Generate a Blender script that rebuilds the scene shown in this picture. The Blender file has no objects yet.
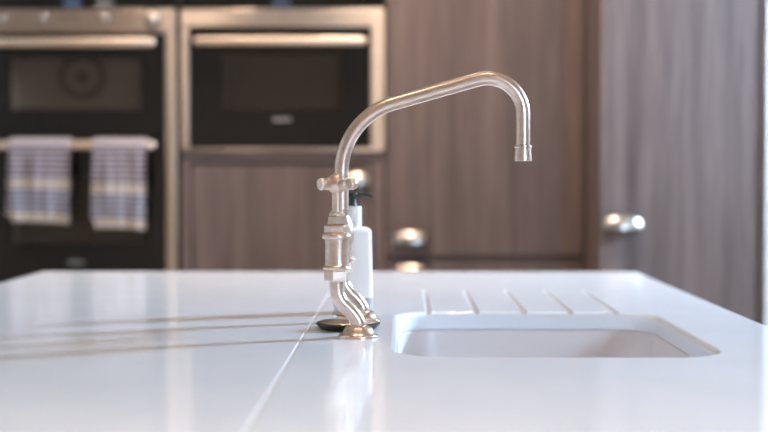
import bpy, bmesh, math
from mathutils import Vector, Matrix
PI = math.pi
scn = bpy.context.scene
C = scn.collection

# ------------------------------------------------------------------ camera, world, light, exposure
CT = 0.90                                   # countertop height
cam_d = bpy.data.cameras.new('camera'); cam = bpy.data.objects.new('camera', cam_d); C.objects.link(cam)
cam.location = (0, 0, 1.105)
cam.rotation_euler = (math.radians(90 - 1.82), 0, math.radians(0.738))
cam_d.sensor_width = 36; cam_d.lens = 61.875; cam_d.clip_start = 0.05
cam_d.dof.use_dof = True; cam_d.dof.focus_distance = 1.675; cam_d.dof.aperture_fstop = 2.6
scn.camera = cam

world = bpy.data.worlds.new('world'); scn.world = world; world.use_nodes = True
bg = world.node_tree.nodes['Background']
bg.inputs[0].default_value = (0.56, 0.74, 1.0, 1); bg.inputs[1].default_value = 265.0

def window_portal(loc, rot, w, h):          # helps the renderer find the daylight in the window opening
    d = bpy.data.lights.new('portal', 'AREA'); d.shape = 'RECTANGLE'; d.size = w; d.size_y = h
    d.cycles.is_portal = True
    o = bpy.data.objects.new('portal', d); C.objects.link(o); o.location = loc; o.rotation_euler = rot
W1 = (2.78, 3.42, 1.80, 2.50)               # right wall window: y0 y1 z0 z1
W2 = (1.9, 2.2, 1.55, 2.15)               # rear wall window: x0 x1 z0 z1
XR, XL, YB, YF, ZC = 2.6, -2.8, 4.45, -2.5, 2.60
window_portal((XR + 0.14, (W1[0]+W1[1])/2, (W1[2]+W1[3])/2), (0, PI/2, 0), W1[3]-W1[2], W1[1]-W1[0])
window_portal(((W2[0]+W2[1])/2, YF - 0.14, (W2[2]+W2[3])/2), (PI/2, 0, 0), W2[1]-W2[0], W2[3]-W2[2])
DOWN_POWER = 32
DOWN_COL = (1.0, 0.755, 0.575)

vs = scn.view_settings
vs.view_transform = 'Standard'; vs.look = 'None'; vs.gamma = 1; vs.use_curve_mapping = False
vs.exposure = 0.36
scn.cycles.max_bounces = 8; scn.cycles.use_denoising = True
scn.cycles.sample_clamp_indirect = 6; scn.cycles.caustics_reflective = False; scn.cycles.caustics_refractive = False

# ------------------------------------------------------------------ materials
def mat(name, col, rough=0.5, metal=0.0, **kw):
    m = bpy.data.materials.new(name); m.use_nodes = True
    b = m.node_tree.nodes['Principled BSDF']
    b.inputs['Base Color'].default_value = (*col, 1); b.inputs['Roughness'].default_value = rough
    b.inputs['Metallic'].default_value = metal
    for k, v in kw.items(): b.inputs[k].default_value = v
    return m
def nodes(m): return m.node_tree.nodes, m.node_tree.links, m.node_tree.nodes['Principled BSDF']
def noise_tint(m, scale, c0, c1, detail=4, coord='Object', bump=0.0, p0=0.35, p1=0.65):
    n, l, b = nodes(m)
    tc = n.new('ShaderNodeTexCoord'); mp = n.new('ShaderNodeMapping'); mp.inputs['Scale'].default_value = scale
    nz = n.new('ShaderNodeTexNoise'); nz.inputs['Scale'].default_value = 1; nz.inputs['Detail'].default_value = detail
    rp = n.new('ShaderNodeValToRGB')
    rp.color_ramp.elements[0].position = p0; rp.color_ramp.elements[0].color = (*c0, 1)
    rp.color_ramp.elements[1].position = p1; rp.color_ramp.elements[1].color = (*c1, 1)
    l.new(tc.outputs[coord], mp.inputs[0]); l.new(mp.outputs[0], nz.inputs[0]); l.new(nz.outputs[0], rp.inputs[0])
    l.new(rp.outputs[0], b.inputs['Base Color'])
    if bump:
        bp = n.new('ShaderNodeBump'); bp.inputs['Strength'].default_value = bump; bp.inputs['Distance'].default_value = 0.001
        l.new(nz.outputs[0], bp.inputs['Height']); l.new(bp.outputs[0], b.inputs['Normal'])
    return m

def wood(name, horizontal=False):
    m = mat(name, (0.2, 0.16, 0.15), 0.55, **{'Specular IOR Level': 0.3}); n, l, b = nodes(m)
    tc = n.new('ShaderNodeTexCoord')
    def layer(sc, d):
        mp = n.new('ShaderNodeMapping'); mp.inputs['Scale'].default_value = sc if not horizontal else (sc[2], sc[1], sc[0])
        nz = n.new('ShaderNodeTexNoise'); nz.inputs['Scale'].default_value = 1; nz.inputs['Detail'].default_value = d
        l.new(tc.outputs['Object'], mp.inputs[0]); l.new(mp.outputs[0], nz.inputs[0]); return nz
    a = layer((17, 17, 0.55), 8); c = layer((170, 170, 6.0), 3); a.inputs['Roughness'].default_value = 0.68
    mx = n.new('ShaderNodeMath'); mx.operation = 'MULTIPLY_ADD'; mx.inputs[1].default_value = 0.28
    l.new(c.outputs[0], mx.inputs[0])
    m2 = n.new('ShaderNodeMath'); m2.operation = 'MULTIPLY'; m2.inputs[1].default_value = 0.72
    l.new(a.outputs[0], m2.inputs[0]); l.new(m2.outputs[0], mx.inputs[2])
    rp = n.new('ShaderNodeValToRGB'); e = rp.color_ramp.elements
    e[0].position = 0.34; e[0].color = (0.082, 0.061, 0.058, 1)
    e[1].position = 0.68; e[1].color = (0.255, 0.196, 0.187, 1)
    x = e.new(0.5); x.color = (0.158, 0.121, 0.113, 1)
    l.new(mx.outputs[0], rp.inputs[0]); l.new(rp.outputs[0], b.inputs['Base Color'])
    bp = n.new('ShaderNodeBump'); bp.inputs['Strength'].default_value = 0.15; bp.inputs['Distance'].default_value = 0.001
    l.new(mx.outputs[0], bp.inputs['Height']); l.new(bp.outputs[0], b.inputs['Normal'])
    return m
WOOD = wood('wood_veneer'); WOODH = wood('wood_veneer_horizontal', True)
GAPDARK = mat('painted_gap_shade', (0.045, 0.036, 0.03), 0.7)  # near-black colour stands in for shade in the cabinet gaps
QUARTZ = noise_tint(mat('white_quartz', (0.84, 0.84, 0.86), 0.10, **{'Specular IOR Level': 0.40}), (9, 9, 9), (0.755, 0.815, 0.885), (0.785, 0.845, 0.915))
FILLER = mat('joint_filler', (0.80, 0.74, 0.68), 0.4)
CERAMIC = mat('pale_grey_composite', (0.67, 0.65, 0.66), 0.35)
NICKEL = noise_tint(mat('brushed_nickel', (0.70, 0.57, 0.49), 0.29, 1.0), (60, 60, 260), (0.665, 0.545, 0.470), (0.745, 0.625, 0.550))
CHROME = mat('polished_chrome', (0.80, 0.79, 0.78), 0.08, 1.0)
PULL = mat('satin_chrome', (0.58, 0.54, 0.50), 0.30, 1.0)
STEEL = noise_tint(mat('brushed_steel', (0.55, 0.49, 0.44), 0.33, 1.0), (3, 200, 300), (0.52, 0.46, 0.41), (0.60, 0.54, 0.485))
n_, l_, b_ = nodes(STEEL)                        # horizontal brushing stretches highlights upright
tg = n_.new('ShaderNodeTangent'); tg.direction_type = 'RADIAL'; tg.axis = 'Z'; l_.new(tg.outputs[0], b_.inputs['Tangent'])
b_.inputs['Anisotropic'].default_value = 0.9; b_.inputs['Anisotropic Rotation'].default_value = 0.25; b_.inputs['Roughness'].default_value = 0.38
HANDLE = mat('pale_handle_metal', (0.92, 0.78, 0.65), 0.42, 1.0)
BLACKG = mat('black_glass', (0.006, 0.0055, 0.005), 0.06)
BLACK = mat('black_plastic', (0.012, 0.012, 0.013), 0.35)
RUBBER = mat('black_rubber', (0.012, 0.012, 0.012), 0.45)
CAVITY = mat('oven_enamel', (0.62, 0.57, 0.52), 0.4)
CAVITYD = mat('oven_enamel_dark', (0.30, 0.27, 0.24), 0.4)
SOAP = mat('white_bottle', (0.93, 0.905, 0.875), 0.22)
MILKY = mat('milky_collar', (0.82, 0.83, 0.83), 0.2)
CLEAR = mat('clear_plastic', (0.90, 0.93, 0.95), 0.15, 0, **{'Transmission Weight': 0.55, 'IOR': 1.3})
PLASTER = noise_tint(mat('cream_plaster', (0.74, 0.68, 0.60), 0.85), (30, 30, 30), (0.72, 0.66, 0.58), (0.76, 0.70, 0.62))
CEILM = mat('ceiling_paint', (0.80, 0.71, 0.60), 0.9)
FLOORM = noise_tint(mat('floor_oak', (0.42, 0.30, 0.20), 0.45), (2, 14, 2), (0.36, 0.25, 0.16), (0.48, 0.35, 0.24))
TURF = noise_tint(mat('outdoor_ground', (0.12, 0.15, 0.08), 0.9), (1, 1, 1), (0.10, 0.13, 0.07), (0.16, 0.18, 0.11))
FRAMEW = mat('window_frame_white', (0.78, 0.78, 0.77), 0.4)
MARK = mat('printed_mark', (0.42, 0.42, 0.42), 0.4)
ENGR = mat('engraved_mark', (0.16, 0.14, 0.125), 0.5)
def emis(name, col, s):
    m = mat(name, col, 0.4); b = m.node_tree.nodes['Principled BSDF']
    b.inputs['Emission Color'].default_value = (*col, 1); b.inputs['Emission Strength'].default_value = s; return m
SCREEN = emis('blue_screen', (0.06, 0.09, 0.17), 0.25)
BULB = emis('warm_bulb', DOWN_COL, 25)
def pane_mat(name, tint, gloss):
    m = bpy.data.materials.new(name); m.use_nodes = True; n = m.node_tree.nodes; l = m.node_tree.links; n.clear()
    o = n.new('ShaderNodeOutputMaterial'); t = n.new('ShaderNodeBsdfTransparent'); t.inputs[0].default_value = (*tint, 1)
    g = n.new('ShaderNodeBsdfGlossy'); g.inputs['Roughness'].default_value = 0.04
    x = n.new('ShaderNodeMixShader'); x.inputs[0].default_value = gloss
    l.new(t.outputs[0], x.inputs[1]); l.new(g.outputs[0], x.inputs[2]); l.new(x.outputs[0], o.inputs[0]); return m
PANE = pane_mat('window_glass', (0.95, 0.97, 0.97), 0.05)
OVENPANE = pane_mat('tinted_oven_glass', (0.66, 0.62, 0.58), 0.04)

def towel_mat(name, z_top, bands, period1, period2):
    # woven stripes that belong to the cloth, laid out down the towel's own height
    m = mat(name, (0.7, 0.68, 0.7), 0.95); n, l, b = nodes(m)
    tc = n.new('ShaderNodeTexCoord'); sp = n.new('ShaderNodeSeparateXYZ'); l.new(tc.outputs['UV'], sp.inputs[0])
    v = sp.outputs['Y']                                   # metres down from the rail
    def stripes(period, duty, c_a, c_b):
        d = n.new('ShaderNodeMath'); d.operation = 'DIVIDE'; d.inputs[1].default_value = period; l.new(v, d.inputs[0])
        f = n.new('ShaderNodeMath'); f.operation = 'FRACT'; l.new(d.outputs[0], f.inputs[0])
        g = n.new('ShaderNodeMath'); g.operation = 'LESS_THAN'; g.inputs[1].default_value = duty; l.new(f.outputs[0], g.inputs[0])
        x = n.new('ShaderNodeMix'); x.data_type = 'RGBA'; x.inputs[6].default_value = (*c_a, 1); x.inputs[7].default_value = (*c_b, 1)
        l.new(g.outputs[0], x.inputs[0]); return x.outputs[2]
    s1 = stripes(period1, 0.48, (0.72, 0.66, 0.69), (0.22, 0.19, 0.28))
    s2 = stripes(period2, 0.50, (0.84, 0.81, 0.82), (0.08, 0.115, 0.31))
    cream = (0.84, 0.76, 0.68)
    def mixat(a, c, at):
        g = n.new('ShaderNodeMath'); g.operation = 'GREATER_THAN'; g.inputs[1].default_value = at; l.new(v, g.inputs[0])
        x = n.new('ShaderNodeMix'); x.data_type = 'RGBA'; l.new(g.outputs[0], x.inputs[0])
        for i, q in ((6, a), (7, c)):
            if isinstance(q, tuple): x.inputs[i].default_value = (*q, 1)
            else: l.new(q, x.inputs[i])
        return x.outputs[2]
    o = mixat(s1, cream, bands[0]); o = mixat(o, s2, bands[1]); o = mixat(o, cream, bands[2])
    l.new(o, b.inputs['Base Color'])
    return m

# ------------------------------------------------------------------ mesh helpers (all coordinates in world metres)
def root_loc(p):
    while p is not None and p.parent is not None: p = p.parent
    return Vector(p.location) if p is not None else Vector((0, 0, 0))
def flat_planes(me):                             # large flat faces keep their true normal beside rounded edges
    for p in me.polygons:
        if p.area > 3e-4 and max(abs(c) for c in p.normal) > 0.9999: p.use_smooth = False
def obj(name, bm, material, parent=None, origin=None, smooth=True):
    off = root_loc(parent) if parent is not None else Vector(origin or (0, 0, 0))
    bmesh.ops.recalc_face_normals(bm, faces=bm.faces)
    bmesh.ops.translate(bm, verts=bm.verts, vec=-off)
    me = bpy.data.meshes.new(name); bm.to_mesh(me); bm.free()
    if smooth:
        for p in me.polygons: p.use_smooth = True
        me.set_sharp_from_angle(angle=math.radians(38)); flat_planes(me)
    me.materials.append(material)
    o = bpy.data.objects.new(name, me); C.objects.link(o)
    if parent is not None: o.parent = parent
    else: o.location = off
    return o
def thing(name, label, cat, loc, group=None):
    o = bpy.data.objects.new(name, None); C.objects.link(o); o.location = loc; o.empty_display_size = 0.05
    return tag(o, label, cat, group)
def tag(o, label, cat, group=None):
    o['label'] = label; o['category'] = cat
    if group: o['group'] = group
    return o
def struct(name, bm, m, parent=None, label=None):
    o = obj(name, bm, m, parent)
    if parent is None: o['kind'] = 'structure'
    if label: o['label'] = label
    return o
def box(x0, x1, y0, y1, z0, z1, bev=0.0, bm=None, seg=2):
    out = bm or bmesh.new(); t = bmesh.new()
    bmesh.ops.create_cube(t, size=1)
    for v in t.verts:
        v.co = Vector((x0 if v.co.x < 0 else x1, y0 if v.co.y < 0 else y1, z0 if v.co.z < 0 else z1))
    if bev > 0: bmesh.ops.bevel(t, geom=t.edges[:], offset=bev, segments=seg, affect='EDGES', profile=0.5)
    return merge(out, t)
def merge(dst, src):
    me = bpy.data.meshes.new('tmp'); src.to_mesh(me); src.free(); dst.from_mesh(me); bpy.data.meshes.remove(me); return dst
def loft(rings, bm=None, closed=True, cap=True):
    bm = bm or bmesh.new(); vr = [[bm.verts.new(p) for p in r] for r in rings]; n = len(rings[0])
    for a, b in zip(vr[:-1], vr[1:]):
        for i in range(n if closed else n - 1):
            j = (i + 1) % n; bm.faces.new((a[i], a[j], b[j], b[i]))
    if cap: bm.faces.new(vr[0][::-1]); bm.faces.new(vr[-1])
    return bm
def lathe(cx, cy, prof, seg=40, bm=None, axis='z', sides=None):
    # prof: list of (radius, height along the axis)
    s = sides or seg; rings = []
    for r, h in prof:
        r = max(r, 1e-5); ring = []
        for i in range(s):
            a = 2*PI*i/s
            if axis == 'z': ring.append((cx + r*math.cos(a), cy + r*math.sin(a), h))
            elif axis == 'y': ring.append((cx + r*math.cos(a), h, cy + r*math.sin(a)))     # cx, cy mean x, z
            else: ring.append((h, cx + r*math.cos(a), cy + r*math.sin(a)))                 # cx, cy mean y, z
        rings.append(ring)
    return loft(rings, bm)
def tube(path, r, seg=20, bm=None, cap=True):
    pts = [Vector(p) for p in path]; rs = r if isinstance(r, (list, tuple)) else [r]*len(pts)
    rings = []; prev = None
    for i, p in enumerate(pts):
        t = (pts[min(i+1, len(pts)-1)] - pts[max(i-1, 0)]).normalized()
        if prev is None:
            u = t.orthogonal().normalized()
        else:
            u = (prev - t*prev.dot(t)).normalized()
        prev = u; w = t.cross(u)
        rings.append([tuple(p + rs[i]*(math.cos(2*PI*k/seg)*u + math.sin(2*PI*k/seg)*w)) for k in range(seg)])
    return loft(rings, bm, cap=cap)
def fillet(pts, radii, n=14):
    pts = [Vector(p) for p in pts]; out = [pts[0]]
    for i in range(1, len(pts)-1):
        a = (pts[i-1]-pts[i]).normalized(); b = (pts[i+1]-pts[i]).normalized(); r = radii[i-1]
        ang = a.angle(b); t = r/math.tan(ang/2)
        c = pts[i] + (a+b).normalized()*(r/math.sin(ang/2)); s = pts[i]+a*t - c; e = pts[i]+b*t - c
        tot = s.angle(e); ax = s.cross(e).normalized()
        for k in range(n+1): out.append(c + Matrix.Rotation(tot*k/n, 3, ax) @ s)
    out.append(pts[-1]); return out
def smooth_path(pts, n=8):                       # Catmull-Rom
    P = [Vector(p) for p in pts]; P = [2*P[0]-P[1]] + P + [2*P[-1]-P[-2]]; out = []
    for i in range(1, len(P)-2):
        for k in range(n):
            t = k/n; a, b, c, d = P[i-1:i+3]
            out.append(0.5*((2*b)+(c-a)*t+(2*a-5*b+4*c-d)*t*t+(3*b-a-3*c+d)*t**3))
    out.append(P[-2]); return out
def rrect(x0, x1, y0, y1, r, z, n=10):
    r = max(r, 1e-4); pts = []
    for cx, cy, a0 in ((x1-r, y1-r, 0), (x0+r, y1-r, PI/2), (x0+r, y0+r, PI), (x1-r, y0+r, 1.5*PI)):
        for k in range(n+1):
            a = a0 + PI/2*k/n; pts.append((cx + r*math.cos(a), cy + r*math.sin(a), z))
    return pts
def boolean_cut(o, cutters):
    for c in cutters:
        m = o.modifiers.new('cut', 'BOOLEAN'); m.operation = 'DIFFERENCE'; m.object = c; m.solver = 'EXACT'
    dg = bpy.context.evaluated_depsgraph_get(); dg.update()
    me = bpy.data.meshes.new_from_object(o.evaluated_get(dg)); o.modifiers.clear(); o.data = me
    for c in cutters: bpy.data.objects.remove(c)
    for p in me.polygons: p.use_smooth = True
    me.set_sharp_from_angle(angle=math.radians(38)); flat_planes(me)

# ------------------------------------------------------------------ the setting
struct('floor', box(XL, XR, YF, YB, -0.08, 0), FLOORM)
struct('ceiling', box(XL, XR, YF, YB, ZC, ZC + 0.1), CEILM)
struct('wall_back', box(XL, XR, YB, YB + 0.15, -0.08, ZC + 0.1), PLASTER)
struct('wall_left', box(XL - 0.15, XL, YF, YB, -0.08, ZC + 0.1), PLASTER)
bm = bmesh.new()                                # right wall with its window opening
y0, y1, z0, z1 = W1
box(XR, XR+.15, YF, y0, -.08, ZC+.1, bm=bm); box(XR, XR+.15, y1, YB, -.08, ZC+.1, bm=bm)
box(XR, XR+.15, y0, y1, -.08, z0, bm=bm); box(XR, XR+.15, y0, y1, z1, ZC+.1, bm=bm)
struct('wall_right', bm, PLASTER)
bm = bmesh.new(); x0, x1, z0, z1 = W2
box(XL-.15, x0, YF-.15, YF, -.08, ZC+.1, bm=bm); box(x1, XR+.15, YF-.15, YF, -.08, ZC+.1, bm=bm)
box(x0, x1, YF-.15, YF, -.08, z0, bm=bm); box(x0, x1, YF-.15, YF, z1, ZC+.1, bm=bm)
struct('wall_rear', bm, PLASTER)
def window(name, horizontal, a0, a1, z0, z1, d0, d1):
    root = bpy.data.objects.new(name, None); C.objects.link(root); root['kind'] = 'structure'
    root.location = ((d0+d1)/2, (a0+a1)/2, z0) if not horizontal else ((a0+a1)/2, (d0+d1)/2, z0)
    def b(p0, p1, q0, q1, e0, e1, bev=0.003):
        return box(e0, e1, p0, p1, q0, q1, bev) if not horizontal else box(p0, p1, e0, e1, q0, q1, bev)
    t = 0.045
    obj('jamb', b(a0, a0+t, z0, z1, d0, d1), FRAMEW, root); obj('jamb', b(a1-t, a1, z0, z1, d0, d1), FRAMEW, root)
    obj('head', b(a0+t, a1-t, z1-t, z1, d0, d1), FRAMEW, root); obj('sill', b(a0+t, a1-t, z0, z0+t, d0, d1), FRAMEW, root)
    m = (d0+d1)/2
    obj('pane', b(a0+t, a1-t, z0+t, z1-t, m-.003, m+.003, 0), PANE, root)
window('window_1', False, *W1, XR+.05, XR+.11)
window('window_2', True, *W2, YF-.11, YF-.05)
struct('ground', box(-30, 30, -30, 30, -.30, -.20), TURF)

# ------------------------------------------------------------------ kitchen run behind the island
FD = 3.83                                       # plane of the door fronts
def cup_pull(cx, cz, y, parent):
    a, b, c = 0.054, 0.024, 0.036
    bm = bmesh.new(); nu, nv = 22, 10; z0 = cz - c*0.45
    def surf(s, push):
        g = []
        for i in range(nu+1):
            u = PI*i/nu; row = []
            for j in range(nv+1):
                v = PI/2*j/nv
                row.append(bm.verts.new((cx + a*s*math.cos(u), y - push - b*s*math.sin(u)*math.cos(v)*1.0, z0 + c*s*math.sin(u)**0.6*math.sin(v))))
            g.append(row)
        return g
    A = surf(1, 0); B = surf(0.93, 0)
    for g in (A, B):
        for i in range(nu):
            for j in range(nv): bm.faces.new((g[i][j], g[i+1][j], g[i+1][j+1], g[i][j+1]))
    for i in range(nu): bm.faces.new((A[i][0], A[i+1][0], B[i+1][0], B[i][0]))
    bmesh.ops.remove_doubles(bm, verts=bm.verts, dist=1e-5)
    return obj('cup_pull', bm, PULL, parent)
def panel(name, x0, x1, y0, y1, z0, z1, parent, m=None, bev=0.002):
    return obj(name, box(x0, x1, y0, y1, z0, z1, bev), m or WOOD, parent)

# --- double oven housing
XA0, XA1 = -1.262, -0.6385
h = thing('oven_housing_cabinet', 'grey-brown wooden tall cabinet around the double oven', 'cabinet', ((XA0+XA1)/2, 4.1, 0))
panel('side_panel', XA0, XA0+.014, FD+.002, YB-.002, 0, 2.30, h); panel('side_panel', XA1-.009, XA1, FD+.002, YB-.002, 0, 2.30, h, GAPDARK)
panel('plinth', XA0+.016, XA1-.011, FD+.05, FD+.07, 0, .098, h)
panel('drawer_front', XA0+.016, XA1-.011, FD, FD+.02, .104, .768, h)
panel('top_door', XA0+.016, XA1-.011, FD, FD+.02, 1.672, 2.298, h)
panel('shelf', XA0+.016, XA1-.011, FD+.025, YB-.01, .752, .770, h); panel('shelf', XA0+.016, XA1-.011, FD+.025, YB-.01, 1.674, 1.692, h)

def knob(cx, cz, y, r, depth, parent, m=None):
    obj('knob_ring', lathe(cx, cz, [(r*1.28, y-.0002), (r*1.28, y-.0016), (r*.9, y-.0018)], 28, axis='y'), ENGR, parent)
    k = obj('control_knob', lathe(cx, cz, [(r, y), (r, y-depth*.4), (r*.92, y-depth*.65), (r*.66, y-depth*.87), (r*.3, y-depth*.98), (0, y-depth)], 28, axis='y'), m or STEEL, parent)
    return k
def bar_handle(x0, x1, cz, y, parent, hz=0.0125):
    # rounded bar standing off the glass on two posts
    bm = bmesh.new(); w = 0.011
    rings = []
    for x, s in ((x0, .25), (x0+.003, .7), (x0+.010, 1), (x1-.010, 1), (x1-.003, .7), (x1, .25)):
        rings.append([(x, y + w*s*math.cos(t)*(0.75 if abs(math.cos(t)) > .5 else 1), cz + hz*s*math.sin(t)) for t in [2*PI*k/24 for k in range(24)]])
    hd = obj('handle', loft(rings, bm), HANDLE, parent)
    for x in (x0+.014, x1-.014):
        obj('handle_post', lathe(x, cz, [(.006, y+.006), (.006, FD-.008)], 16, axis='y'), STEEL, hd)
    return hd
def oven_door(parent, x0, x1, z0, z1, win, hz, hx, ring=None, yf=FD-.012):
    wx0, wx1, wz0, wz1 = win
    bm = bmesh.new()
    box(x0, wx0, yf, yf+.022, z0, z1, .0, bm); box(wx1, x1, yf, yf+.022, z0, z1, 0, bm)
    box(wx0, wx1, yf, yf+.022, z0, wz0, 0, bm); box(wx0, wx1, yf, yf+.022, wz1, z1, 0, bm)
    d = obj('door', bm, BLACKG, parent, smooth=False); d['label'] = 'black glass door'
    obj('window_pane', box(wx0, wx1, yf+.003, yf+.007, wz0, wz1), OVENPANE, d)
    bar_handle(hx[0], hx[1], hz, FD-.050, d)
    return d

# --- double oven
OX0, OX1 = -1.243, -0.6505
ov = thing('double_oven', 'built-in double oven, black glass and steel, with striped towels on its rail', 'oven', ((OX0+OX1)/2, FD, .774))
bm = bmesh.new(); box(OX0+.012, OX1-.012, FD+.085, 4.38, .774, 1.668, 0, bm); obj('body', bm, BLACK, ov)
obj('display_strip', box(OX0, OX1, FD-.012, FD+.03, 1.583, 1.668, .002), BLACKG, ov)
obj('screen', box(-.974, -.925, FD-.0125, FD-.0121, 1.588, 1.606), SCREEN, ov)
obj('screen_mark', box(-.880, -.832, FD-.0125, FD-.0121, 1.592, 1.600), MARK, ov)
cp = obj('control_panel', box(OX0, OX1, FD-.014, FD+.03, 1.514, 1.581, .003), STEEL, ov)
for kx in (-1.155, -1.036, -.855): knob(kx, 1.557, FD-.014, .013, .008, cp)
k = knob(-.719, 1.556, FD-.014, .020, .022, cp, HANDLE)
obj('knob_mark', lathe(-.719, 1.556, [(.005, FD-.0361), (.005, FD-.037)], 16, axis='y'), BLACK, k)
obj('engraved_mark', box(-.99, -.925, FD-.0145, FD-.0141, 1.555, 1.560), ENGR, cp)
obj('frame_stile', box(OX1-.0305, OX1, FD-.014, FD+.03, .776, 1.512, .004), STEEL, ov)
obj('frame_stile', box(OX0, OX0+.0305, FD-.014, FD+.03, .776, 1.512, .004), STEEL, ov)
DX0, DX1 = OX0+.032, OX1-.032
w1 = (-1.133, -.751, 1.292, 1.441); w2 = (-1.133, -.751, .905, 1.10)
d1 = oven_door(ov, DX0, DX1, 1.216, 1.510, w1, 1.482, (-1.180, -.704))
d2 = oven_door(ov, DX0, DX1, .778, 1.212, w2, 1.188, (-1.180, -.704))
for w in (w1, w2):
    bm = bmesh.new(); a0, a1, b0, b1 = w; e = .02
    box(a0-e, a1+e, FD+.074, FD+.082, b0-e, b1+e, 0, bm); box(a0-e, a0-.002, FD+.012, FD+.074, b0-e, b1+e, 0, bm); box(a1+.002, a1+e, FD+.012, FD+.074, b0-e, b1+e, 0, bm)
    box(a0-e, a1+e, FD+.012, FD+.074, b0-e, b0-.002, 0, bm); box(a0-e, a1+e, FD+.012, FD+.074, b1+.002, b1+e, 0, bm)
    cav = obj('cavity', bm, CAVITY if w is w1 else CAVITYD, ov, smooth=False)
    if w is w1:
        rr = .062; cx, cz = -.942, 1.404
        ringp = [(cx + rr*math.cos(2*PI*k/40), FD+.066, cz - .012 + rr*.92*math.sin(2*PI*k/40)) for k in range(40)]
        bmr = bmesh.new(); pts = [Vector(p) for p in ringp]; rings = []
        for i, p in enumerate(pts):
            rad = (p - Vector((cx, FD+.066, cz-.012))).normalized()
            rings.append([tuple(p + .010*(math.cos(q)*rad + math.sin(q)*Vector((0, 1, 0)))*1) for q in [2*PI*j/10 for j in range(10)]])
        rings.append(rings[0]); loft(rings, bmr, cap=False); bmesh.ops.remove_doubles(bmr, verts=bmr.verts, dist=1e-5)
        obj('fan_ring', bmr, CAVITYD, cav)
        obj('fan_hub', lathe(cx, cz-.012, [(.020, FD+.074), (.018, FD+.062), (0, FD+.060)], 24, axis='y'), CAVITYD, cav)
bm = bmesh.new()
for i in range(7): box(-.967+i*.0068, -.9625+i*.0068, FD-.0125, FD-.0121, .845, .853, 0, bm)
obj('maker_mark', bm, MARK, d2, smooth=False)

# --- compact oven with its housing
XB0, XB1 = -0.637, -0.0465
h2 = thing('compact_oven_cabinet', 'grey-brown wooden cabinet holding the single compact oven above a framed door', 'cabinet', ((XB0+XB1)/2, 4.1, 0))
panel('side_panel', XB0, XB0+.008, FD+.034, YB-.002, 0, 2.30, h2); panel('side_panel', XB1-.010, XB1, FD+.034, YB-.002, 0, 2.30, h2)
panel('top_door', XB0+.002, XB1-.002, FD, FD+.02, 1.650, 2.298, h2)
panel('rail', XB0, XB1, FD-.004, FD+.03, 1.140, 1.170, h2, WOODH)
panel('stile', XB0, XB0+.026, FD-.004, FD+.03, .10, 1.139, h2); panel('stile', XB1-.038, XB1, FD-.004, FD+.03, .10, 1.139, h2)
panel('plinth', XB0+.01, XB1-.012, FD+.05, FD+.07, 0, .098, h2)
dr = panel('door', XB0+.030, XB1-.042, FD+.002, FD+.024, .104, 1.135, h2)
cup_pull(-.137, 1.094, FD+.002, dr)
panel('shelf', XB0+.010, XB1-.012, FD+.034, YB-.01, 1.152, 1.170, h2)
CX0, CX1 = XB0+.0005, XB1-.0005
co = thing('compact_oven', 'built-in compact oven with black glass door in a bright steel frame', 'oven', ((CX0+CX1)/2, FD, 1.1715))
obj('body', box(CX0+.012, CX1-.014, FD+.085, 4.38, 1.1715, 1.645), BLACK, co)
obj('display_strip', box(CX0, CX1, FD-.012, FD+.03, 1.583, 1.646, .002), BLACKG, co)
obj('screen', box(-.370, -.320, FD-.0125, FD-.0121, 1.590, 1.602), SCREEN, co)
fr = obj('frame_head', box(CX0, CX1, FD-.014, FD+.03, 1.530, 1.581, .003), STEEL, co)
obj('frame_stile', box(CX0, CX0+.0225, FD-.014, FD+.03, 1.181, 1.529, .003), STEEL, co)
obj('frame_stile', box(CX1-.040, CX1, FD-.014, FD+.03, 1.181, 1.529, .003), STEEL, co)
obj('frame_sill', box(CX0, CX1, FD-.014, FD+.03, 1.1715, 1.180, .003), STEEL, co)
w3 = (-.519, -.171, 1.290, 1.455)
d3 = oven_door(co, CX0+.024, CX1-.042, 1.1815, 1.528, w3, 1.486, (-.594, -.098))
bm = bmesh.new(); a0, a1, b0, b1 = w3; e = .02
box(a0-e, a1+e, FD+.074, FD+.082, b0-e, b1+e, 0, bm); box(a0-e, a0-.002, FD+.012, FD+.074, b0-e, b1+e, 0, bm); box(a1+.002, a1+e, FD+.012, FD+.074, b0-e, b1+e, 0, bm)
box(a0-e, a1+e, FD+.012, FD+.074, b0-e, b0-.002, 0, bm); box(a0-e, a1+e, FD+.012, FD+.074, b1+.002, b1+e, 0, bm)
obj('cavity', bm, CAVITYD, co, smooth=False)
bm = bmesh.new()
for i in range(7): box(-.369+i*.0076, -.364+i*.0076, FD-.0125, FD-.0121, 1.258, 1.267, 0, bm)
obj('maker_mark', bm, MARK, d3, smooth=False)
for i in range(5): obj('engraved_mark', box(-.48+i*.068, -.47+i*.068, FD-.0145, FD-.0141, 1.557, 1.561), ENGR, fr)

# --- tall cabinet beside the ovens
XC0, XC1 = -0.046, 0.5325
tc_ = thing('tall_cabinet', 'tall grey-brown wood-grain cabinet beside the compact oven, split by a low horizontal joint', 'cabinet', ((XC0+XC1)/2, 4.1, 0))
panel('side_panel', XC0, XC0+.018, FD+.024, YB-.002, 0, 2.30, tc_); panel('side_panel', XC1-.018, XC1, FD+.024, YB-.002, 0, 2.30, tc_)
panel('gap_shade_sheet', XC0+.02, XC1-.02, FD+.030, FD+.036, .10, 2.29, tc_, GAPDARK)  # dark sheet close behind the doors, painted shade for their gaps
panel('plinth', XC0+.02, XC1-.02, FD+.05, FD+.07, 0, .098, tc_)
dU = panel('door', XC0+.003, XC1-.004, FD, FD+.022, .868, 2.298, tc_)
panel('rail', XC0+.003, XC1-.004, FD+.006, FD+.022, .853, .8645, tc_, WOODH)
dL = panel('door', XC0+.003, XC1-.004, FD, FD+.022, .104, .850, tc_)
cup_pull(.029, .922, FD, dU); cup_pull(.029, .826, FD, dL)

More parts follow.
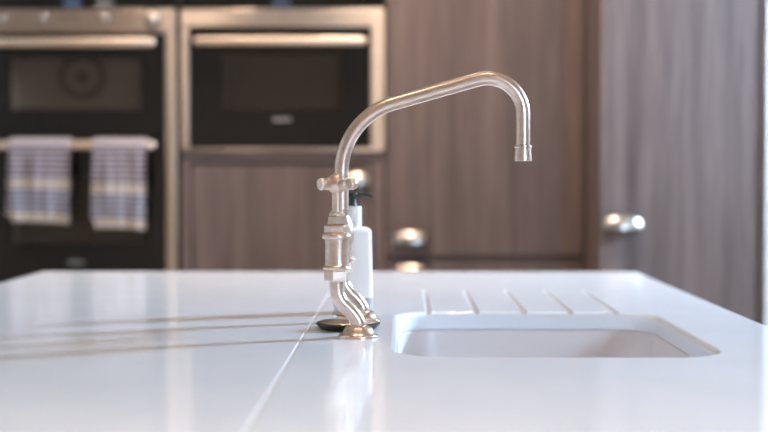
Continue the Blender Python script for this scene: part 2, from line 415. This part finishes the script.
# --- protruding tall cabinet at the right
RF = 3.54
XD0, XD1 = 0.5335, 0.976
rc = thing('larder_cabinet', 'tall grey wood-grain cabinet standing forward at the right, single cup pull', 'cabinet', ((XD0+XD1)/2, 4.0, 0))
panel('end_panel', XD0, XD0+.018, RF-.001, YB-.002, 0, 2.30, rc); panel('end_panel', XD1-.014, XD1, RF-.004, YB-.002, 0, 2.30, rc)
panel('gap_shade_sheet', XD0+.02, XD1-.02, RF+.03, RF+.036, .10, 2.29, rc, GAPDARK)  # dark sheet behind the door so its gaps read as shade
panel('plinth', XD0+.02, XD1-.02, RF+.05, RF+.07, 0, .098, rc)
dR = panel('door', XD0+.020, XD1-.016, RF, RF+.022, .104, 2.298, rc)
cup_pull(.5935, .976, RF, dR)
panel('gap_shade_strip', XD0+.0185, XD0+.0195, RF+.004, RF+.022, .104, 2.298, rc, GAPDARK, 0)  # dark sliver painted as the shade between end panel and door

# --- tea towels over the lower oven rail
def towel(cx, w, length, back, skew, m, label, seed, inner):
    yb, zb = FD-.050, 1.188
    bm = bmesh.new(); uv = bm.loops.layers.uv.new('UVMap')
    R = .0165
    def sheet(xoff, width, ln, bk, r, sk, amp, ph):
        path = [(yb+r, zb-bk, bk)]
        for k in range(1, 6): path.append((yb+r, zb-bk+bk*k/6, bk-bk*k/6))
        for k in range(0, 9):
            t = PI*k/8; path.append((yb+r*math.cos(t), zb+r*math.sin(t), -.004))
        for k in range(1, 25): path.append((yb-r, zb-ln*k/24, ln*k/24))
        nx = 24; grid = []
        for i, (py, pz, d) in enumerate(path):
            row = []; front = i >= 14
            for j in range(nx+1):
                s = j/nx; x = cx + xoff + (s-.5)*width*(1 - (.04*d/ln if front else 0)) + sk*d*(1 if front else 0)
                wv = amp*min(1, d/.05)*(math.sin(s*11+ph) + .6*math.sin(s*23+ph*2) + .4*math.sin(d*30+s*6))
                yy = py - (abs(wv) if front else -.002) ; zz = pz - (.012*(s-.4)*s if front else 0)*d/ln
                row.append((bm.verts.new((x, yy, zz)), (s, d)))
            grid.append(row)
        for a, b in zip(grid[:-1], grid[1:]):
            for j in range(nx):
                q = (a[j], a[j+1], b[j+1], b[j]); f = bm.faces.new([v[0] for v in q])
                for lp, v in zip(f.loops, q): lp[uv].uv = v[1]
    sheet(inner[0], w*inner[1], length*inner[2], back*.9, R, inner[3], .003, seed+2)
    sheet(0, w, length, back, R+.004, skew, .0045, seed)
    bmesh.ops.solidify(bm, geom=bm.faces[:], thickness=.0018)
    o = obj('tea_towel', bm, m, None, (cx, yb, zb-length)); tag(o, label, 'towel', 'striped towels on the oven rail'); return o
T1 = towel_mat('striped_cloth', 0, (.098, .124, .190), .0165, .0142)
T2 = towel_mat('striped_cloth_second', 0, (.107, .136, .206), .0165, .0142)
towel(-1.032, .174, .219, .16, .01, T1, 'blue and cream striped tea towel on the oven rail, left one with a doubled edge', .4, (-.006, .97, .93, -.06))
towel(-.804, .152, .236, .16, .01, T2, 'blue and cream striped tea towel nearest the bright end of the oven rail', 2.1, (-.002, .98, .9, -.05))

# ------------------------------------------------------------------ island
IX0, IX1, IY0, IY1 = -0.755, 0.494, 0.55, 2.770
SEAM = -0.124
isl = thing('kitchen_island', 'wooden island base beneath the white worktop', 'island', ((IX0+IX1)/2, (IY0+IY1)/2, 0))
bx0, bx1, by0, by1 = IX0+.03, IX1-.03, IY0+.03, IY1-.03
panel('side_panel', bx0, bx0+.02, by0, by1, .10, .868, isl); panel('side_panel', bx1-.02, bx1, by0, by1, .10, .868, isl)
panel('end_panel', bx0+.021, bx1-.021, by1-.02, by1, .10, .868, isl)
panel('base_board', bx0+.021, bx1-.021, by0+.025, by1-.021, .10, .118, isl)
dw = (bx1-bx0-.042)/2
for i in range(2):
    d = panel('door', bx0+.021+dw*i+.002, bx0+.021+dw*(i+1)-.002, by0, by0+.02, .12, .866, isl)
    cup_pull(bx0+.021+dw*(i+.5), .80, by0, d)
panel('plinth', bx0+.05, bx1-.05, by0+.05, by1-.05, 0, .0995, isl)

def slab_rings(x0, x1, y0, y1, r, z0, z1, f=.003):
    rings = [rrect(x0+f*.5, x1-f*.5, y0+f*.5, y1-f*.5, r, z0), rrect(x0, x1, y0, y1, r, z0+f*.5)]
    for k in range(0, 5):
        a = PI/2*k/4; i = f*(1-math.cos(a)); rings.append(rrect(x0+i, x1-i, y0+i, y1-i, max(r-i, .0006), z1-f+f*math.sin(a)))
    return rings
ST = .025                                        # slab thickness
left = obj('worktop_slab', loft(slab_rings(IX0, SEAM-.0009, IY0, IY1, .006, CT-ST, CT, .0014)), QUARTZ, None, ((IX0+SEAM)/2, (IY0+IY1)/2, CT-ST))
tag(left, 'plain white quartz worktop slab left of the joint line', 'worktop', 'island worktop slabs')
right = obj('worktop_slab', loft(slab_rings(SEAM+.0009, IX1, IY0, IY1, .006, CT-ST, CT, .0014)), QUARTZ, None, ((IX1+SEAM)/2, (IY0+IY1)/2, CT-ST))
tag(right, 'white quartz worktop slab with sink cutout and drainer grooves', 'worktop', 'island worktop slabs')
SX0, SX1, SY0, SY1, SR = -.004, .366, 1.480, 1.955, .062
f = .008; rings = [rrect(SX0, SX1, SY0, SY1, SR, CT-ST-.02), rrect(SX0, SX1, SY0, SY1, SR, CT-f)]
for k in range(1, 6):
    a = PI/2*k/5; i = f*(1-math.cos(a)); rings.append(rrect(SX0-i, SX1+i, SY0-i, SY1+i, SR+i, CT-f+f*math.sin(a)))
rings.append(rrect(SX0-f, SX1+f, SY0-f, SY1+f, SR+f, CT+.01))
cutters = [obj('cutter', loft(rings), QUARTZ)]
for gx in (.041, .112, .183, .252, .319):
    pth = [(gx, 1.93, CT+.0022), (gx, 2.305, CT+.0042), (gx, 2.322, CT+.0046), (gx, 2.334, CT+.0054)]
    cutters.append(obj('cutter', tube(pth, [.0060, .0060, .0050, .003], 20), QUARTZ))
boolean_cut(right, cutters)
obj('joint_filler', box(SEAM-.0008, SEAM+.0008, IY0+.002, IY1-.002, CT-ST+.002, CT-.0016), FILLER, right)

# --- undermount sink bowl
sk = thing('sink', 'pale grey undermount sink bowl set in the white worktop', 'sink', ((SX0+SX1)/2, (SY0+SY1)/2, CT-ST-.2))
zt = CT-ST-.0005; L = .0015                       # ledge showing inside the cutout
def sr(i, z, r=SR): return rrect(SX0+i, SX1-i, SY0+i, SY1-i, max(r-i, .02), z)
rings = [sr(-.03, zt-.012, SR+.0), sr(-.03, zt), sr(L-.003, zt), sr(L-.001, zt-.001), sr(L, zt-.004), sr(L+.008, zt-.150), sr(L+.014, zt-.172), sr(L+.03, zt-.188), sr(L+.06, zt-.194),
         sr(.13, zt-.196)]
bm = loft(rings, cap=False)
inner_last = rings[-1]
# outer skin so that the bowl has thickness
outer = [sr(.13, zt-.204), sr(L+.05, zt-.203), sr(L+.02, zt-.195), sr(L+.004, zt-.175), sr(L-.004, zt-.150), sr(L-.010, zt-.012), sr(-.03, zt-.012, SR+.0)]
loft(outer, bm, cap=False)
bmesh.ops.remove_doubles(bm, verts=bm.verts, dist=1e-5)
be = [e for e in bm.edges if e.is_boundary]
bmesh.ops.holes_fill(bm, edges=be, sides=0)
obj('bowl', bm, CERAMIC, sk)
obj('waste', lathe((SX0+SX1)/2, (SY0+SY1)/2, [(.040, zt-.1955), (.044, zt-.194), (.045, zt-.1925), (.040, zt-.1915), (.030, zt-.1935), (0, zt-.1945)], 36), CHROME, sk)

# ------------------------------------------------------------------ bridge mixer tap
FX, FLX = -.0805, -.0535                         # valve columns, foot flanges
YF1, YF2 = 1.655, 1.830
YM = (YF1+YF2)/2
tap = thing('bridge_mixer_tap', 'tall brushed nickel bridge mixer tap with cross handles and swan neck spout', 'tap', (FLX, YM, CT))
def hexnut(cy, r, z0, z1, parent, rot=0.26, name='hex_nut', sides=6):
    rings = []
    for rr, z in ((r*.93, z0), (r, z0+(z1-z0)*.14), (r, z1-(z1-z0)*.14), (r*.93, z1)):
        rings.append([(FX + rr*math.cos(rot+2*PI*k/sides), cy + rr*math.sin(rot+2*PI*k/sides), z) for k in range(sides)])
    bm = loft(rings); return obj(name, bm, NICKEL, parent, smooth=False)
for cy in (YF1, YF2):
    obj('foot_flange', lathe(FLX, cy, [(0, CT), (.0250, CT), (.0252, CT+.0015), (.0245, CT+.003), (.0215, CT+.0045), (.0192, CT+.0085), (.0168, CT+.0125), (.0132, CT+.0148), (.0090, CT+.0155), (0, CT+.0155)], 48), NICKEL, tap)
    pth = smooth_path([(FLX, cy, CT+.011), (FLX, cy, CT+.017), (FLX-.002, cy, CT+.0225), (FLX-.0095, cy, CT+.0325), (FX+.0070, cy, CT+.0430), (FX+.0015, cy, CT+.0525), (FX, cy, CT+.063), (FX, cy, CT+.076)], 6)
    obj('leg_pipe', tube(pth, .0094, 24), NICKEL, tap)
    b = obj('valve_body', lathe(FX, cy, [(0, .985), (.0148, .985), (.0172, .9855), (.0178, .9875), (.0170, .9890), (.0155, .9905), (.0152, .994), (.0152, 1.018), (.0154, 1.0236), (.0176, 1.0240), (.0184, 1.0252), (.0186, 1.0272), (.0182, 1.0294), (.0168, 1.0308), (.0150, 1.0310), (0, 1.0310)], 40), NICKEL, tap)
    hexnut(cy, .0166, .9705, .9850, b); hexnut(cy, .0160, 1.0310, 1.0412, b, .1); hexnut(cy, .0122, 1.0412, 1.0530, b, .5)
    obj('valve_stem', lathe(FX, cy, [(0, 1.053), (.0098, 1.053), (.0100, 1.0550), (.0085, 1.0570), (.0062, 1.0575), (.0062, 1.080), (.0068, 1.084), (0, 1.084)], 28), NICKEL, b)
    hz = 1.0925
    hd = obj('cross_handle', lathe(FX, cy, [(0, hz-.0105), (.0070, hz-.0105), (.0094, hz-.0085), (.0120, hz-.003), (.0124, hz), (.0118, hz+.0042), (.0100, hz+.0085), (.0068, hz+.0118), (.0032, hz+.0131), (0, hz+.0133)], 32), NICKEL, tap)
    for k in range(4):
        a = math.radians(215 + 90*k + (0 if cy == YF1 else 12)); dx, dy = math.cos(a), math.sin(a)
        pr = [(.007, .0062), (.0125, .0053), (.0155, .0055), (.0185, .0068), (.0210, .0078), (.0238, .0078), (.0255, .0067), (.0262, .0036), (.0263, .0005)]
        obj('handle_arm', tube([(FX+dx*d, cy+dy*d, hz) for d, r in pr], [r for d, r in pr], 20), NICKEL, hd)
# bridge between the two valves, with the spout riser standing in its middle
zb = 1.008
br = obj('bridge_pipe', lathe(FX, zb, [(.0092, YF1+.008), (.0092, YF1+.026), (.0118, YF1+.027), (.0118, YF1+.035), (.0092, YF1+.036), (.0092, YM-.022), (.0130, YM-.018), (.0142, YM), (.0130, YM+.018), (.0092, YM+.022), (.0092, YF2-.036), (.0118, YF2-.035), (.0118, YF2-.027), (.0092, YF2-.026), (.0092, YF2-.008)], 28, axis='y'), NICKEL, tap)
obj('spout_body', lathe(FX, YM, [(0, .9905), (.0080, .9905), (.0105, .9925), (.0110, .9950), (.0135, .9985), (.0165, 1.006), (.0182, 1.015), (.0187, 1.024), (.0182, 1.033), (.0165, 1.041), (.0140, 1.047), (.0125, 1.050), (.0132, 1.052), (.0130, 1.056), (.0105, 1.058), (0, 1.058)], 40), NICKEL, br)
sx = FX+.002
A = (sx, YM, 1.105+(174-118.0)/757.5); B = (.1605, YM, 1.105+(174-67.2)/757.5)
sp_path = fillet([(sx, YM, zb+.030), A, B, (.1605, YM, 1.1400)], [.094, .047], 20)
sp = obj('spout', tube(sp_path, .0094, 28), NICKEL, tap)
obj('spout_nozzle', lathe(.1605, YM, [(0, 1.1435), (.0096, 1.1435), (.0116, 1.1425), (.0118, 1.1405), (.0108, 1.1395), (.0108, 1.136), (.0118, 1.1245), (.0118, 1.1225), (.0095, 1.1222), (.0088, 1.126), (0, 1.127)], 36), NICKEL, sp)

# ------------------------------------------------------------------ sink strainer plug lying between the tap's feet
px, py = -.0700, 1.7425
pl = thing('sink_strainer_plug', 'chrome and black rubber sink strainer plug lying between the tap feet', 'sink plug', (px, py, CT))
obj('rubber_disc', lathe(px, py, [(0, CT), (.0345, CT), (.0365, CT+.001), (.0420, CT+.0062), (.0425, CT+.0080), (.0412, CT+.0092), (.0385, CT+.0095), (0, CT+.0095)], 56), RUBBER, pl)
obj('chrome_plate', lathe(px, py, [(0, CT+.0095), (.0385, CT+.0095), (.0375, CT+.0106), (.030, CT+.0116), (.020, CT+.0125), (0, CT+.0125)], 48), NICKEL, pl)
obj('knob', lathe(px, py, [(0, CT+.0125), (.0165, CT+.0125), (.0150, CT+.0140), (.0150, CT+.0175), (.0165, CT+.0190), (.0205, CT+.0200), (.0210, CT+.0212), (.0200, CT+.0222), (.0120, CT+.0228), (0, CT+.0228)], 40), NICKEL, pl)

# ------------------------------------------------------------------ soap dispenser
bx, by = -.0715, 1.952
so = thing('soap_dispenser', 'white soap bottle with black pump behind the tap', 'soap bottle', (bx, by, CT))
def sq(hw, r, z, rot=math.radians(24)):
    out = []
    for x, y, zz in rrect(-hw, hw, -hw, hw, r, z, 6):
        out.append((bx + x*math.cos(rot)-y*math.sin(rot), by + x*math.sin(rot)+y*math.cos(rot), z))
    return out
obj('clear_base', loft([sq(.0215, .008, CT), sq(.0236, .009, CT+.002), sq(.0246, .009, CT+.0228)]), CLEAR, so)
bt = obj('bottle', loft([sq(.0248, .009, CT+.0230), sq(.0250, .009, CT+.026), sq(.0234, .009, CT+.118), sq(.0231, .009, CT+.1215), sq(.0208, .009, CT+.1248), sq(.0180, .009, CT+.1266), sq(.0125, .009, CT+.1275)]), SOAP, so)
obj('neck_collar', lathe(bx, by, [(0, CT+.1275), (.0128, CT+.1275), (.0132, CT+.129), (.0132, CT+.155), (.0125, CT+.1575), (0, CT+.158)], 36), MILKY, so)
pm = obj('pump', lathe(bx, by, [(0, CT+.158), (.0062, CT+.158), (.0058, CT+.161), (.0050, CT+.163), (.0050, CT+.170), (.0075, CT+.171), (.0078, CT+.1755), (.0065, CT+.1775), (0, CT+.178)], 28), BLACK, so)
obj('nozzle', tube(smooth_path([(bx+.002, by, CT+.1742), (bx+.012, by-.001, CT+.1745), (bx+.022, by-.003, CT+.1735), (bx+.030, by-.004, CT+.1712)], 6), [.0036]*7+[.0030]*6+[.0024]*6, 14), BLACK, pm)

# ------------------------------------------------------------------ ceiling downlights
SPOTS = [(-.77, 3.25, 1.4, 105), (-.08, 3.25, 1.4, 105), (.22, 3.22, 1.95, 105), (-.42, 1.45, .22, 90), (.20, 1.45, .22, 90), (-.8, -.1, 2.6, 115), (.6, -.1, 2.6, 115), (-1.4, -1.4, 1.3, 115), (.2, -1.4, 1.3, 115)]  # oven aisle row first; island, near-aisle and rear lamps are added unseen fill
NAMES = ['above the double oven', 'above the compact oven', 'above the tall cabinet', 'added as unseen fill over the island, towards the oven side', 'added as unseen fill over the island, towards the sink side', 'added as frontal fill over the near aisle, farther from the high window', 'added as frontal fill over the near aisle, nearer the high window', 'added for warm bounce by the rear wall, farther from the windows', 'added for warm bounce by the rear wall, nearer the windows']
for (x, y, pw, ang), w in zip(SPOTS, NAMES):
    t = thing('ceiling_downlight', 'round steel recessed ceiling downlight ' + w, 'downlight', (x, y, ZC), 'ceiling downlights')
    obj('bezel', lathe(x, y, [(.030, ZC-.0005), (.046, ZC-.0005), (.046, ZC-.004), (.040, ZC-.007), (.032, ZC-.005), (.030, ZC-.0005)], 32), STEEL, t)
    obj('lamp', lathe(x, y, [(0, ZC-.0005), (.029, ZC-.0005), (.029, ZC-.003), (0, ZC-.004)], 24), BULB, t)
    d = bpy.data.lights.new('downlight_beam', 'SPOT'); d.energy = DOWN_POWER*pw; d.color = DOWN_COL; d.spot_size = math.radians(ang); d.spot_blend = 0.8; d.shadow_soft_size = .03
    o = bpy.data.objects.new('downlight_beam', d); C.objects.link(o); o.location = (0, 0, -.012); o.parent = t
